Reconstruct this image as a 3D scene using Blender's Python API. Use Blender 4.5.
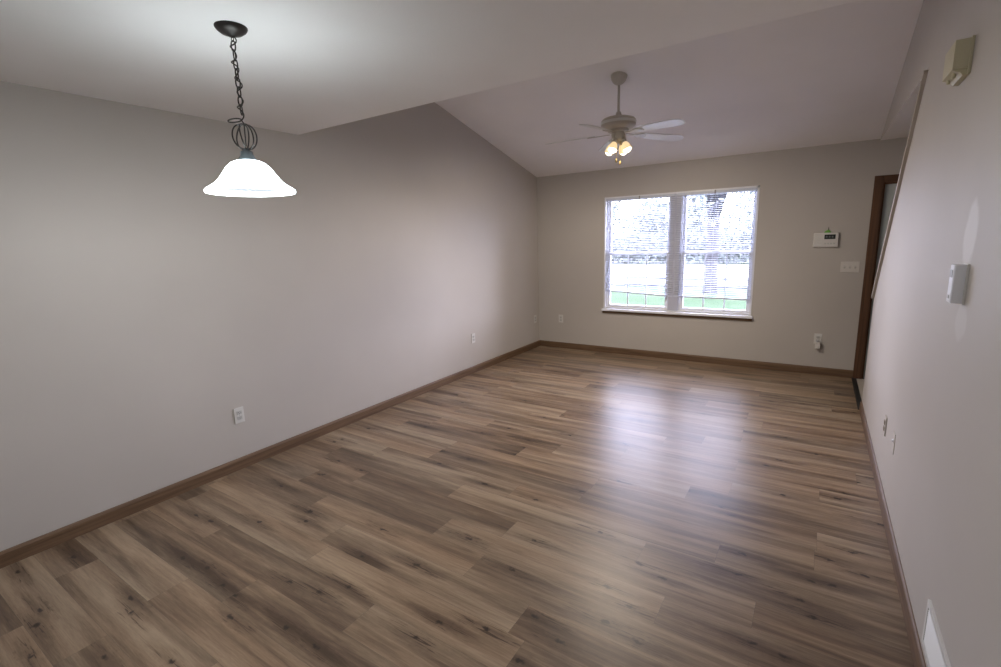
import bpy, bmesh, math, random
from mathutils import Vector, Matrix
random.seed(7)
PI = math.pi
for o in list(bpy.data.objects): bpy.data.objects.remove(o)
sc = bpy.context.scene
C = sc.collection

# ---------------------------------------------------------------- camera
XL, XR, YB, Y0, H, HV, HB = -3.441, 0.427, 6.275, 2.460, 2.44, 3.440, 2.452
cam = bpy.data.objects.new('camera', bpy.data.cameras.new('camera')); C.objects.link(cam)
cam.data.sensor_width = 36; cam.data.lens = 480.1/1001*36
cam.data.clip_start = 0.02; cam.data.clip_end = 300
r_ = Vector((0.83726808, 0.54584754, -0.03213461)); d_ = Vector((0.07765937, -0.17688276, -0.98116335)); f_ = Vector((-0.54124965, 0.8190012, -0.19048846))
m = Matrix((r_, -d_, -f_)).transposed().to_4x4(); m.translation = Vector((0, 0, 1.5895))
cam.matrix_world = m
sc.camera = cam

# ---------------------------------------------------------------- exposure, world, daylight
sc.view_settings.view_transform = 'Standard'; sc.view_settings.look = 'None'
sc.view_settings.gamma = 1; sc.view_settings.use_curve_mapping = False
sc.view_settings.exposure = 0.92
w = bpy.data.worlds.new('overcast_sky'); sc.world = w; w.use_nodes = True
nt = w.node_tree; nt.nodes.clear()
wo = nt.nodes.new('ShaderNodeOutputWorld'); bg = nt.nodes.new('ShaderNodeBackground')
tc = nt.nodes.new('ShaderNodeTexCoord'); sx = nt.nodes.new('ShaderNodeSeparateXYZ'); cr = nt.nodes.new('ShaderNodeValToRGB')
nt.links.new(tc.outputs['Generated'], sx.inputs[0]); nt.links.new(sx.outputs['Z'], cr.inputs[0])
cr.color_ramp.elements[0].color = (0.90, 0.90, 1.13, 1); cr.color_ramp.elements[0].position = 0.0
cr.color_ramp.elements[1].color = (0.74, 0.77, 1.08, 1); cr.color_ramp.elements[1].position = 0.7
nt.links.new(cr.outputs[0], bg.inputs[0]); bg.inputs[1].default_value = 14.5
nt.links.new(bg.outputs[0], wo.inputs[0])

def area_portal(name, loc, size, size_y, rot):
    l = bpy.data.lights.new(name, 'AREA'); l.shape = 'RECTANGLE'; l.size = size; l.size_y = size_y
    l.cycles.is_portal = True
    o = bpy.data.objects.new(name, l); C.objects.link(o); o.location = loc; o.rotation_euler = rot
    return o
# marks the window opening for the sky's light sampling (gives no light of its own)
area_portal('window_daylight', (-1.515, YB+0.16, 1.36), 1.86, 1.54, (-PI/2, 0, 0))

def point(name, loc, power, color, radius, parent=None):
    l = bpy.data.lights.new(name, 'POINT'); l.energy = power; l.color = color; l.shadow_soft_size = radius
    o = bpy.data.objects.new(name, l); C.objects.link(o); o.location = loc
    if parent: o.parent = parent
    return o

# ---------------------------------------------------------------- materials
def mat(name, col, rough=0.5, metal=0.0, spec=0.5, emit=None, estr=0.0):
    m = bpy.data.materials.new(name); m.use_nodes = True
    b = m.node_tree.nodes['Principled BSDF']
    b.inputs['Base Color'].default_value = (*col, 1); b.inputs['Roughness'].default_value = rough
    b.inputs['Metallic'].default_value = metal; b.inputs['Specular IOR Level'].default_value = spec
    if emit: b.inputs['Emission Color'].default_value = (*emit, 1); b.inputs['Emission Strength'].default_value = estr
    return m
def N(m, t, **kw):
    n = m.node_tree.nodes.new(t)
    for k, v in kw.items(): setattr(n, k, v)
    return n
def L(m, a, b): m.node_tree.links.new(a, b)
def bsdf(m): return m.node_tree.nodes['Principled BSDF']
def paint(name, col, rough=0.55, bump=0.06, scale=140, mottle=0.03):
    """rolled wall paint with an orange-peel texture"""
    m = mat(name, col, rough, spec=0.3)
    t = N(m, 'ShaderNodeTexCoord'); n = N(m, 'ShaderNodeTexNoise'); n.inputs['Scale'].default_value = scale; n.inputs['Detail'].default_value = 2
    L(m, t.outputs['Object'], n.inputs['Vector'])
    b = N(m, 'ShaderNodeBump'); b.inputs['Strength'].default_value = bump; b.inputs['Distance'].default_value = 0.004
    L(m, n.outputs['Fac'], b.inputs['Height']); L(m, b.outputs[0], bsdf(m).inputs['Normal'])
    n2 = N(m, 'ShaderNodeTexNoise'); n2.inputs['Scale'].default_value = 1.3; n2.inputs['Detail'].default_value = 3
    L(m, t.outputs['Object'], n2.inputs['Vector'])
    rp = N(m, 'ShaderNodeMapRange'); rp.inputs[1].default_value = 0.3; rp.inputs[2].default_value = 0.7
    rp.inputs[3].default_value = 1-mottle; rp.inputs[4].default_value = 1+mottle
    L(m, n2.outputs['Fac'], rp.inputs[0])
    v = N(m, 'ShaderNodeVectorMath', operation='SCALE'); v.inputs[0].default_value = col; L(m, rp.outputs[0], v.inputs['Scale'])
    L(m, v.outputs[0], bsdf(m).inputs['Base Color'])
    m['src'] = v.name
    return m
def wood(name, dark, light, axis='Y', rough=0.6):
    m = mat(name, light, rough)
    t = N(m, 'ShaderNodeTexCoord'); mp = N(m, 'ShaderNodeMapping')
    s = {'X': (1.5, 40, 40), 'Y': (40, 1.5, 40), 'Z': (40, 40, 1.5)}[axis]
    mp.inputs['Scale'].default_value = s
    n = N(m, 'ShaderNodeTexNoise'); n.inputs['Scale'].default_value = 1.5; n.inputs['Detail'].default_value = 5; n.inputs['Distortion'].default_value = 0.4
    c = N(m, 'ShaderNodeValToRGB'); c.color_ramp.elements[0].position = 0.3; c.color_ramp.elements[1].position = 0.7
    c.color_ramp.elements[0].color = (*dark, 1); c.color_ramp.elements[1].color = (*light, 1)
    L(m, t.outputs['Object'], mp.inputs[0]); L(m, mp.outputs[0], n.inputs['Vector']); L(m, n.outputs['Fac'], c.inputs[0]); L(m, c.outputs[0], bsdf(m).inputs['Base Color'])
    return m
WALL = (0.490, 0.458, 0.430)
M_wall = paint('greige_wall_paint', WALL)
M_back = paint('greige_back_wall_paint', WALL)
M_ceil = paint('ceiling_paint', (0.90, 0.88, 0.885), rough=0.8, bump=0.12, scale=90)
M_base = wood('oak_baseboard', (0.095, 0.052, 0.026), (0.165, 0.098, 0.053), 'Y')
M_baseX = wood('oak_baseboard_x', (0.095, 0.052, 0.026), (0.165, 0.098, 0.053), 'X')
M_case = wood('dark_oak_casing', (0.065, 0.028, 0.012), (0.125, 0.056, 0.024), 'Z')
M_caseX = wood('dark_oak_casing_x', (0.065, 0.028, 0.012), (0.125, 0.056, 0.024), 'X')
M_cap = paint('stair_cap_paint', (0.43, 0.385, 0.34), rough=0.4, bump=0.02)
M_vinyl = mat('white_vinyl', (0.78, 0.79, 0.84), 0.35)
M_mull = mat('backlit_vinyl_mullion', (0.50, 0.51, 0.62), 0.4)  # vinyl darkened and blued: the mullion's backlit shade is in the colour
M_switch = mat('aged_switch_plate', (0.62, 0.59, 0.56), 0.4)
M_digit = mat('faint_lcd_digit', (0.10, 0.105, 0.105), 0.3)
M_plastic = mat('white_plastic', (0.64, 0.62, 0.60), 0.35)
M_plate = mat('white_outlet_plate', (0.64, 0.63, 0.61), 0.35)
M_slot = mat('dark_slot', (0.05, 0.05, 0.05), 0.5)
M_grey = mat('grey_plastic', (0.33, 0.33, 0.33), 0.4)
M_socket = mat('light_grey_socket', (0.50, 0.50, 0.49), 0.4)
M_beige = mat('aged_beige_plastic', (0.52, 0.48, 0.33), 0.45)
M_almond = mat('brown_socket', (0.20, 0.16, 0.10), 0.45)
M_painted = mat('painted_over_plate', (0.50, 0.465, 0.425), 0.45)
M_bronze = mat('dark_bronze', (0.045, 0.040, 0.038), 0.42, 0.7)
M_pewter = mat('blue_grey_fitter', (0.16, 0.19, 0.21), 0.4, 0.5)
M_fanbody = mat('antique_white_fan_body', (0.50, 0.465, 0.41), 0.4, 0.05)
M_fanblade = mat('white_fan_blade', (0.72, 0.72, 0.70), 0.3)
M_black = mat('black_rubber_strip', (0.012, 0.012, 0.013), 0.5)
M_screen = mat('dark_lcd', (0.03, 0.035, 0.035), 0.2)
M_green = mat('green_plastic', (0.16, 0.42, 0.06), 0.4)
M_doorp = mat('pale_grey_door_paint', (0.46, 0.50, 0.50), 0.45)
M_entry = paint('entry_vinyl_floor', (0.47, 0.42, 0.38), rough=0.4, bump=0.02, mottle=0.1)
M_brass = mat('brass', (0.6, 0.42, 0.16), 0.3, 0.9)
M_slat = mat('blind_slat', (0.64, 0.66, 0.74), 0.4)
M_rail = mat('blind_rail', (0.62, 0.65, 0.76), 0.4)
M_register = mat('white_enamel', (0.62, 0.62, 0.60), 0.4)
M_duct_shade = mat('duct_shadow', (0.03, 0.03, 0.03), 0.9)

# pale spackle patches above and below the thermostat
def add_patches(m, spots, col):
    t = N(m, 'ShaderNodeTexCoord'); nz = N(m, 'ShaderNodeTexNoise'); nz.inputs['Scale'].default_value = 14; L(m, t.outputs['Object'], nz.inputs['Vector'])
    sub = N(m, 'ShaderNodeVectorMath', operation='SUBTRACT'); sub.inputs[1].default_value = (.5, .5, .5); L(m, nz.outputs['Color'], sub.inputs[0])
    sc_ = N(m, 'ShaderNodeVectorMath', operation='SCALE'); sc_.inputs['Scale'].default_value = 0.05; L(m, sub.outputs[0], sc_.inputs[0])
    ad = N(m, 'ShaderNodeVectorMath', operation='ADD'); L(m, t.outputs['Object'], ad.inputs[0]); L(m, sc_.outputs[0], ad.inputs[1])
    prev = bsdf(m).inputs['Base Color'].links[0].from_socket
    for (y, z, hy, hz, amt) in spots:
        s1 = N(m, 'ShaderNodeVectorMath', operation='SUBTRACT'); s1.inputs[1].default_value = (0, y, z); L(m, ad.outputs[0], s1.inputs[0])
        s2 = N(m, 'ShaderNodeVectorMath', operation='MULTIPLY'); s2.inputs[1].default_value = (0, 1/hy, 1/hz); L(m, s1.outputs[0], s2.inputs[0])
        ln = N(m, 'ShaderNodeVectorMath', operation='LENGTH'); L(m, s2.outputs[0], ln.inputs[0])
        mr = N(m, 'ShaderNodeMapRange'); mr.inputs[1].default_value = 0.75; mr.inputs[2].default_value = 1.05; mr.inputs[3].default_value = amt; mr.inputs[4].default_value = 0
        L(m, ln.outputs['Value'], mr.inputs[0])
        mx = N(m, 'ShaderNodeMix', data_type='RGBA'); L(m, mr.outputs[0], mx.inputs[0]); L(m, prev, mx.inputs[6]); mx.inputs[7].default_value = (*col, 1)
        prev = mx.outputs[2]
    L(m, prev, bsdf(m).inputs['Base Color'])
M_wallR = paint('greige_right_wall_paint', WALL)
add_patches(M_wallR, [(2.26, 1.56, 0.085, 0.12, 0.9), (2.22, 1.27, 0.08, 0.07, 0.4)], (0.62, 0.60, 0.58))

# floor planks: each face of the floor mesh carries its plank's tone, seed and knots
def floor_material():
    m = mat('oak_vinyl_plank', (0.3, 0.22, 0.15), 0.36, spec=0.27)
    t = N(m, 'ShaderNodeTexCoord'); p = t.outputs['Object']
    tone = N(m, 'ShaderNodeAttribute', attribute_name='tone'); seed = N(m, 'ShaderNodeAttribute', attribute_name='seed')
    off = N(m, 'ShaderNodeCombineXYZ'); L(m, seed.outputs['Fac'], off.inputs[2])
    pa = N(m, 'ShaderNodeVectorMath', operation='ADD'); L(m, p, pa.inputs[0]); L(m, off.outputs[0], pa.inputs[1])
    def noise(scale, det, dist=0.0, rough=0.5):
        mp = N(m, 'ShaderNodeMapping'); mp.inputs['Scale'].default_value = scale; L(m, pa.outputs[0], mp.inputs[0])
        n = N(m, 'ShaderNodeTexNoise'); n.inputs['Scale'].default_value = 1; n.inputs['Detail'].default_value = det
        n.inputs['Distortion'].default_value = dist; n.inputs['Roughness'].default_value = rough
        L(m, mp.outputs[0], n.inputs['Vector']); return n.outputs['Fac']
    def mth(op, a, b):
        n = N(m, 'ShaderNodeMath', operation=op)
        for i, v in enumerate((a, b)):
            if isinstance(v, (int, float)): n.inputs[i].default_value = v
            else: L(m, v, n.inputs[i])
        return n.outputs[0]
    broad = noise((0.8, 12, 7.3), 2, 0.5); mid = noise((2.6, 48, 5.1), 5, 0.9, 0.62); fine = noise((16, 300, 3.7), 4, 0, 0.7)
    crack = noise((4.5, 85, 9.1), 3, 1.2, 0.6)
    v = mth('ADD', mth('MULTIPLY', mth('SUBTRACT', tone.outputs['Fac'], 0.5), 0.40), 0.53)
    v = mth('ADD', v, mth('MULTIPLY', mth('SUBTRACT', broad, 0.5), 1.25))
    v = mth('ADD', v, mth('MULTIPLY', mth('SUBTRACT', mid, 0.5), 0.75))
    v = mth('ADD', v, mth('MULTIPLY', mth('SUBTRACT', fine, 0.5), 0.48))
    # knots
    warp = N(m, 'ShaderNodeTexNoise'); warp.inputs['Scale'].default_value = 38; warp.inputs['Detail'].default_value = 3; L(m, p, warp.inputs['Vector'])
    w1 = N(m, 'ShaderNodeVectorMath', operation='SUBTRACT'); L(m, warp.outputs['Color'], w1.inputs[0]); w1.inputs[1].default_value = (.5, .5, .5)
    w2 = N(m, 'ShaderNodeVectorMath', operation='MULTIPLY'); L(m, w1.outputs[0], w2.inputs[0]); w2.inputs[1].default_value = (0.060, 0.030, 0)
    pw = N(m, 'ShaderNodeVectorMath', operation='ADD'); L(m, p, pw.inputs[0]); L(m, w2.outputs[0], pw.inputs[1])
    core = None; halo = None
    for i in (1, 2, 3):
        a = N(m, 'ShaderNodeAttribute', attribute_name='knot%d' % i)
        df = N(m, 'ShaderNodeVectorMath', operation='SUBTRACT'); L(m, pw.outputs[0], df.inputs[0]); L(m, a.outputs['Vector'], df.inputs[1])
        for kind, k in (('core', (1/0.026, 1/0.013, 0)), ('halo', (1/0.21, 1/0.036, 0))):
            ml = N(m, 'ShaderNodeVectorMath', operation='MULTIPLY'); L(m, df.outputs[0], ml.inputs[0]); ml.inputs[1].default_value = k
            ln = N(m, 'ShaderNodeVectorMath', operation='LENGTH'); L(m, ml.outputs[0], ln.inputs[0])
            mr = N(m, 'ShaderNodeMapRange'); mr.inputs[1].default_value = 0.25 if kind == 'halo' else 0.4; mr.inputs[2].default_value = 1.1 if kind == 'halo' else 0.95; mr.inputs[3].default_value = 1; mr.inputs[4].default_value = 0
            L(m, ln.outputs['Value'], mr.inputs[0])
            if kind == 'core': core = mr.outputs[0] if core is None else mth('MAXIMUM', core, mr.outputs[0])
            else: halo = mr.outputs[0] if halo is None else mth('MAXIMUM', halo, mr.outputs[0])
    streak = mth('MULTIPLY', halo, mth('ADD', 0.02, mth('MULTIPLY', mid, 0.45)))
    v = mth('SUBTRACT', v, streak)
    ck = N(m, 'ShaderNodeMapRange'); ck.inputs[1].default_value = 0.56; ck.inputs[2].default_value = 0.66; L(m, crack, ck.inputs[0])
    v = mth('SUBTRACT', v, mth('MULTIPLY', mth('MULTIPLY', halo, ck.outputs[0]), 0.8))
    c = N(m, 'ShaderNodeValToRGB'); cr = c.color_ramp
    cr.elements[0].position = 0.0; cr.elements[0].color = (0.078, 0.052, 0.036, 1)
    cr.elements[1].position = 1.0; cr.elements[1].color = (0.43, 0.325, 0.228, 1)
    e = cr.elements.new(0.35); e.color = (0.168, 0.115, 0.079, 1)
    e = cr.elements.new(0.6); e.color = (0.275, 0.197, 0.134, 1)
    L(m, v, c.inputs[0])
    # greyer and warmer planks
    hue = noise((0.4, 4.0, 11.7), 1)
    mx0 = N(m, 'ShaderNodeMix', data_type='RGBA'); mx0.blend_type = 'MULTIPLY'; mx0.inputs[0].default_value = 1
    hr = N(m, 'ShaderNodeValToRGB'); hr.color_ramp.elements[0].position = 0.35; hr.color_ramp.elements[1].position = 0.65
    hr.color_ramp.elements[0].color = (0.96, 1.0, 1.02, 1); hr.color_ramp.elements[1].color = (1.03, 0.99, 0.95, 1)
    L(m, hue, hr.inputs[0]); L(m, c.outputs[0], mx0.inputs[6]); L(m, hr.outputs[0], mx0.inputs[7])
    mx = N(m, 'ShaderNodeMix', data_type='RGBA'); L(m, mth('MULTIPLY', core, 0.95), mx.inputs[0]); L(m, mx0.outputs[2], mx.inputs[6]); mx.inputs[7].default_value = (0.035, 0.025, 0.020, 1)
    L(m, mx.outputs[2], bsdf(m).inputs['Base Color'])
    sc_ = N(m, 'ShaderNodeVectorMath', operation='SCALE'); sc_.inputs['Scale'].default_value = 0.88; L(m, mx.outputs[2], sc_.inputs[0]); L(m, sc_.outputs[0], bsdf(m).inputs['Base Color'])
    rr = N(m, 'ShaderNodeMapRange'); rr.inputs[3].default_value = 0.30; rr.inputs[4].default_value = 0.40; L(m, mid, rr.inputs[0]); L(m, rr.outputs[0], bsdf(m).inputs['Roughness'])
    b = N(m, 'ShaderNodeBump'); b.inputs['Strength'].default_value = 0.10; b.inputs['Distance'].default_value = 0.002
    L(m, fine, b.inputs['Height']); L(m, b.outputs[0], bsdf(m).inputs['Normal'])
    return m
M_floor = floor_material()

def glass_mat():
    m = bpy.data.materials.new('window_glass'); m.use_nodes = True; nt = m.node_tree; nt.nodes.clear()
    o = nt.nodes.new('ShaderNodeOutputMaterial'); tr = nt.nodes.new('ShaderNodeBsdfTransparent'); gl = nt.nodes.new('ShaderNodeBsdfGlossy')
    fr = nt.nodes.new('ShaderNodeFresnel'); fr.inputs[0].default_value = 1.3; mx = nt.nodes.new('ShaderNodeMixShader'); gl.inputs['Roughness'].default_value = 0.02
    tr.inputs[0].default_value = (0.96, 0.97, 0.98, 1)
    nt.links.new(fr.outputs[0], mx.inputs[0]); nt.links.new(tr.outputs[0], mx.inputs[1]); nt.links.new(gl.outputs[0], mx.inputs[2]); nt.links.new(mx.outputs[0], o.inputs[0])
    return m
M_glass = glass_mat()
M_shade = mat('lit_alabaster_glass', (0.85, 0.86, 0.86), 0.3, emit=(0.86, 0.98, 1.0), estr=6.3)
M_liner = mat('shade_inner_glass', (0.006, 0.006, 0.006), 0.9, spec=0.0, emit=(0.78, 0.88, 1.0), estr=0.36)
M_bulb = mat('lit_bulb', (1, 1, 1), 0.3, emit=(1.0, 0.98, 0.94), estr=8)
M_tulip = mat('lit_amber_tulip_glass', (0.75, 0.62, 0.42), 0.25, emit=(1.0, 0.74, 0.40), estr=0.45)
M_warmbulb = mat('lit_warm_bulb', (1, 1, 1), 0.3, emit=(1.0, 0.86, 0.58), estr=9)

# ---------------------------------------------------------------- mesh helpers
def box(bm, x0, y0, z0, x1, y1, z1, mi=0):
    vs = [bm.verts.new((x, y, z)) for x in (x0, x1) for y in (y0, y1) for z in (z0, z1)]
    for f in ((0,1,3,2), (4,6,7,5), (0,4,5,1), (2,3,7,6), (0,2,6,4), (1,5,7,3)):
        bm.faces.new([vs[i] for i in f]).material_index = mi
def rbox(x0, y0, z0, x1, y1, z1, bev=0.003, seg=2):
    bm = bmesh.new(); box(bm, x0, y0, z0, x1, y1, z1)
    bmesh.ops.bevel(bm, geom=bm.edges[:], offset=bev, segments=seg, affect='EDGES', profile=0.7)
    return bm
def merge(*bms):
    out = bmesh.new()
    for b in bms:
        me = bpy.data.meshes.new('tmp'); b.to_mesh(me); b.free(); out.from_mesh(me); bpy.data.meshes.remove(me)
    return out
def obj(name, bm, m, parent=None, smooth=False, loc=None):
    bmesh.ops.recalc_face_normals(bm, faces=bm.faces[:])
    me = bpy.data.meshes.new(name); bm.to_mesh(me); bm.free()
    for mm in (m if isinstance(m, (list, tuple)) else [m]): me.materials.append(mm)
    if smooth:
        for p in me.polygons: p.use_smooth = True
    o = bpy.data.objects.new(name, me); C.objects.link(o)
    if parent: o.parent = parent
    if loc: o.location = loc
    return o
def smooth_by_angle(o, deg=35):
    bm = bmesh.new(); bm.from_mesh(o.data)
    for e in bm.edges:
        if len(e.link_faces) == 2 and e.calc_face_angle(0) > math.radians(deg): e.smooth = False
    for f in bm.faces: f.smooth = True
    bm.to_mesh(o.data); bm.free(); return o
def struct(name, bm, m, parent=None, **k):
    o = obj(name, bm, m, parent, **k)
    if not parent: o['kind'] = 'structure'
    return o
def empty(name, loc=(0, 0, 0), rz=0):
    o = bpy.data.objects.new(name, None); C.objects.link(o); o.location = loc; o.rotation_euler = (0, 0, rz); o.empty_display_size = 0.1
    return o
def tag(o, label, cat, group=None):
    o['label'] = label; o['category'] = cat
    if group: o['group'] = group
    return o
def lathe(prof, seg=32, cx=0, cy=0, cap=False):
    bm = bmesh.new(); rings = []
    for r, z in prof:
        rings.append([bm.verts.new((cx+r*math.cos(2*PI*i/seg), cy+r*math.sin(2*PI*i/seg), z)) for i in range(seg)] if r > 1e-6 else [bm.verts.new((cx, cy, z))])
    for a, b in zip(rings, rings[1:]):
        for i in range(seg):
            j = (i+1) % seg
            if len(a) == 1 and len(b) == 1: continue
            if len(a) == 1: bm.faces.new((a[0], b[i], b[j]))
            elif len(b) == 1: bm.faces.new((a[i], a[j], b[0]))
            else: bm.faces.new((a[i], a[j], b[j], b[i]))
    return bm
def tube(pts, r, seg=8, closed=False):
    bm = bmesh.new(); pts = [Vector(p) for p in pts]; n = len(pts); rings = []
    up = None
    for i, p in enumerate(pts):
        a = pts[i-1] if (i or closed) else p; b = pts[(i+1) % n] if (i < n-1 or closed) else p
        t = (b-a).normalized()
        if up is None: up = Vector((0, 0, 1)) if abs(t.z) < 0.9 else Vector((1, 0, 0))
        s = t.cross(up).normalized(); u = s.cross(t).normalized(); up = u
        rr = r[i] if isinstance(r, (list, tuple)) else r
        rings.append([bm.verts.new(p+rr*(math.cos(2*PI*k/seg)*s+math.sin(2*PI*k/seg)*u)) for k in range(seg)])
    rng = range(n) if closed else range(n-1)
    for i in rng:
        a = rings[i]; b = rings[(i+1) % n]
        for k in range(seg): bm.faces.new((a[k], a[(k+1) % seg], b[(k+1) % seg], b[k]))
    if not closed: bm.faces.new(rings[0]); bm.faces.new(rings[-1])
    return bm
def prism(poly, axis, a, b):
    """polygon of 2-D points extruded along an axis from a to b"""
    bm = bmesh.new()
    def P(u, v, w): return {'X': (w, u, v), 'Y': (u, w, v), 'Z': (u, v, w)}[axis]
    lo = [bm.verts.new(P(u, v, a)) for u, v in poly]; hi = [bm.verts.new(P(u, v, b)) for u, v in poly]
    bm.faces.new(lo); bm.faces.new(hi[::-1])
    n = len(poly)
    for i in range(n): bm.faces.new((lo[i], lo[(i+1) % n], hi[(i+1) % n], hi[i]))
    return bm

# ---------------------------------------------------------------- the setting
YN = -2.6
KN = [(-2.54,-1.18),(-2.74,-0.82),(-2.85,-0.61),(-3.31,-0.47),(-2.01,0.47),(-2.46,0.58),(-2.98,0.61),(-3.21,0.62),(-2.57,0.81),(-2.04,1.85),(-2.16,2.31),(-2.68,2.34),(-2.28,2.34),(-1.59,2.35),(-1.77,2.37),(-1.58,2.40),(-2.48,2.48),(-1.98,2.51),(-2.02,3.38),(-2.45,3.56),(-1.83,3.56),(-1.83,3.56),(-2.22,3.57),(-3.06,3.70),(-1.26,3.77),(-2.91,3.79),(-1.74,4.08),(-2.00,4.33),(-1.23,4.41),(-1.40,4.47),(-0.84,4.49),(-2.65,4.60),(-1.04,4.82),(-1.86,5.12),(-0.75,5.39),(-2.41,5.45),(-1.57,5.68),(-0.90,5.76),(-2.48,5.87),(-0.49,6.29),(-0.70,6.36),(-1.95,6.40),(-2.93,6.44),(-0.63,6.47),(-1.14,6.90),(-0.57,7.22),(-1.47,7.41),(0.01,7.51),(-0.10,7.56),(-0.70,7.59),(-2.85,7.77),(-2.82,7.85),(-1.16,8.36),(-0.19,8.57),(-0.50,8.63),(-2.63,8.84),(0.43,8.84),(-0.62,8.91),(-2.90,8.94),(0.10,9.10),(0.05,9.55),(-0.33,9.68),(-0.88,9.74),(-0.20,9.81),(-3.23,10.17),(-1.35,10.41),(-1.75,10.43),(-1.74,10.45),(0.09,10.48),(-3.22,10.56),(0.17,10.56),(-0.27,10.70),(-0.20,10.78),(-2.20,10.86),(0.30,11.41),(0.16,11.68),(-1.15,11.71),(-2.06,11.80),(-2.32,11.83),(-3.20,12.08),(0.26,12.40),(-0.30,12.73),(-0.36,13.05),(-0.99,13.10),(-0.99,13.11),(-1.80,13.14),(-0.57,13.64),(-2.78,13.65),(0.18,13.67),(-0.43,13.72),(-1.80,13.91),(0.40,14.41),(-0.07,14.97),(0.25,16.00),(-1.59,16.09),(-1.13,16.34),(-1.15,16.40),(-0.19,17.04),(-0.12,17.83),(-1.85,18.28),(0.10,19.12),(-1.19,19.34),(-1.20,19.38),(-1.80,20.06),(-2.20,21.30),(-2.85,22.27),(-0.40,24.26),(-1.94,24.41),(-0.23,26.51),(-1.68,27.82),(-0.58,29.23)]
# rows run along X, 0.1777 m wide; first joint of every row read off the floor
WR, SY, LEN = 0.1777, 0.533, 1.22
joints = {-1:-2.40, 0:-3.07, 1:-2.48, 2:-2.17, 3:-1.55, 4:-2.09, 5:-0.95, 6:-1.32, 7:-1.675, 8:-1.33, 9:-1.86, 10:-2.75, 11:-2.34,
          12:0.11, 13:-1.79, 14:-0.35, 15:-1.1, 16:-2.8, 17:-0.90, 18:-0.64, 19:-1.61, 20:-0.40, 21:-1.5, 22:-0.41, 23:-2.0, 24:-0.51, 25:0.21,
          26:-1.6, 27:-0.44, 28:-2.2, 29:-0.32, 30:-1.2, 31:-2.5, 32:-0.8}
tones = {(-1,-3.62):0.72, (-1,-2.40):0.15, (0,-4.29):0.2, (0,-3.07):0.68, (0,-1.85):0.6, (1,-3.70):0.85, (1,-2.48):0.45, (2,-3.39):0.12, (2,-2.17):0.22, (2,-0.95):0.4,
         (3,-3.99):0.45, (3,-2.77):0.28, (3,-1.55):0.42, (4,-3.31):0.72, (4,-2.09):0.75, (5,-3.39):0.7, (5,-2.17):0.62, (6,-3.76):0.5, (6,-2.54):0.7, (6,-1.32):0.52,
         (7,-4.12):0.6, (7,-2.895):0.2, (7,-1.675):0.62, (7,-0.455):0.16, (8,-3.77):0.35, (8,-2.55):0.28, (8,-1.33):0.66, (8,-0.11):0.38,
         (9,-3.08):0.22, (9,-1.86):0.80, (9,-0.64):0.4, (10,-2.75):0.6, (10,-1.53):0.55, (11,-3.56):0.7, (11,-2.34):0.2, (11,-1.12):0.35,
         (12,-3.55):0.6, (12,-2.33):0.45, (12,-1.11):0.6, (13,-3.01):0.2, (13,-1.79):0.6, (17,-2.12):0.6, (17,-0.90):0.35, (20,-0.40):0.45}
def build_floor():
    bm = bmesh.new(); data = []
    row = int(math.floor((YN-SY)/WR))
    while SY+row*WR < YB:
        ya, yb = max(SY+row*WR, YN), min(SY+(row+1)*WR, YB)
        j = joints.get(row, random.uniform(-1.22, 0))
        x = j-LEN*math.ceil((j-XL)/LEN)-0.0
        while x < XR:
            xa, xb = max(x, XL), min(x+LEN, XR)
            if xb-xa > 0.004:
                g = 0.00035
                vs = [bm.verts.new(v) for v in ((xa+g, ya+g, 0), (xb-g, ya+g, 0), (xb-g, yb-g, 0), (xa+g, yb-g, 0))]
                bm.faces.new(vs)
                tn = None
                for (r2, xs), tv in tones.items():
                    if r2 == row and abs(xs-x) < 0.08: tn = tv
                if tn is None: tn = random.choice((0.2, 0.3, 0.4, 0.5, 0.55, 0.6, 0.68, 0.78))
                # a row's number in the knot list drifts a little with distance
                ks = [(kx, SY+kk*WR, 0.0) for kx, kk in KN if int(math.floor(kk)) == row and xa <= kx < xb]
                ks = [(kx, min(max(ky, ya+0.012), yb-0.012), 0) for kx, ky, _ in ks]
                if not ks and random.random() < 0.6 and (row < 0 or row > 12):
                    ks = [(random.uniform(xa, xb), random.uniform(ya+0.03, yb-0.03), 0) for _ in range(random.choice((1, 2)))]
                random.shuffle(ks); ks = (ks+[(99, 99, 0)]*3)[:3]
                data.append((tn, random.uniform(0, 60), ks))
            x += LEN
        row += 1
    # sub-floor slab below the planks
    n = len(data)
    box(bm, XL-0.1, YN-0.1, -0.12, XR+0.12, YB+0.14, -0.0015, 1)
    bm.faces.ensure_lookup_table()
    me = bpy.data.meshes.new('floor'); bm.to_mesh(me); bm.free()
    me.materials.append(M_floor); me.materials.append(M_slot)
    for nm, ty in (('tone', 'FLOAT'), ('seed', 'FLOAT'), ('knot1', 'FLOAT_VECTOR'), ('knot2', 'FLOAT_VECTOR'), ('knot3', 'FLOAT_VECTOR')):
        me.attributes.new(nm, ty, 'FACE')
    for i, (tn, sd, ks) in enumerate(data):
        me.attributes['tone'].data[i].value = tn; me.attributes['seed'].data[i].value = sd
        for q in range(3): me.attributes['knot%d' % (q+1)].data[i].vector = ks[q]
    o = bpy.data.objects.new('floor', me); C.objects.link(o); o['kind'] = 'structure'
build_floor()

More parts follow.
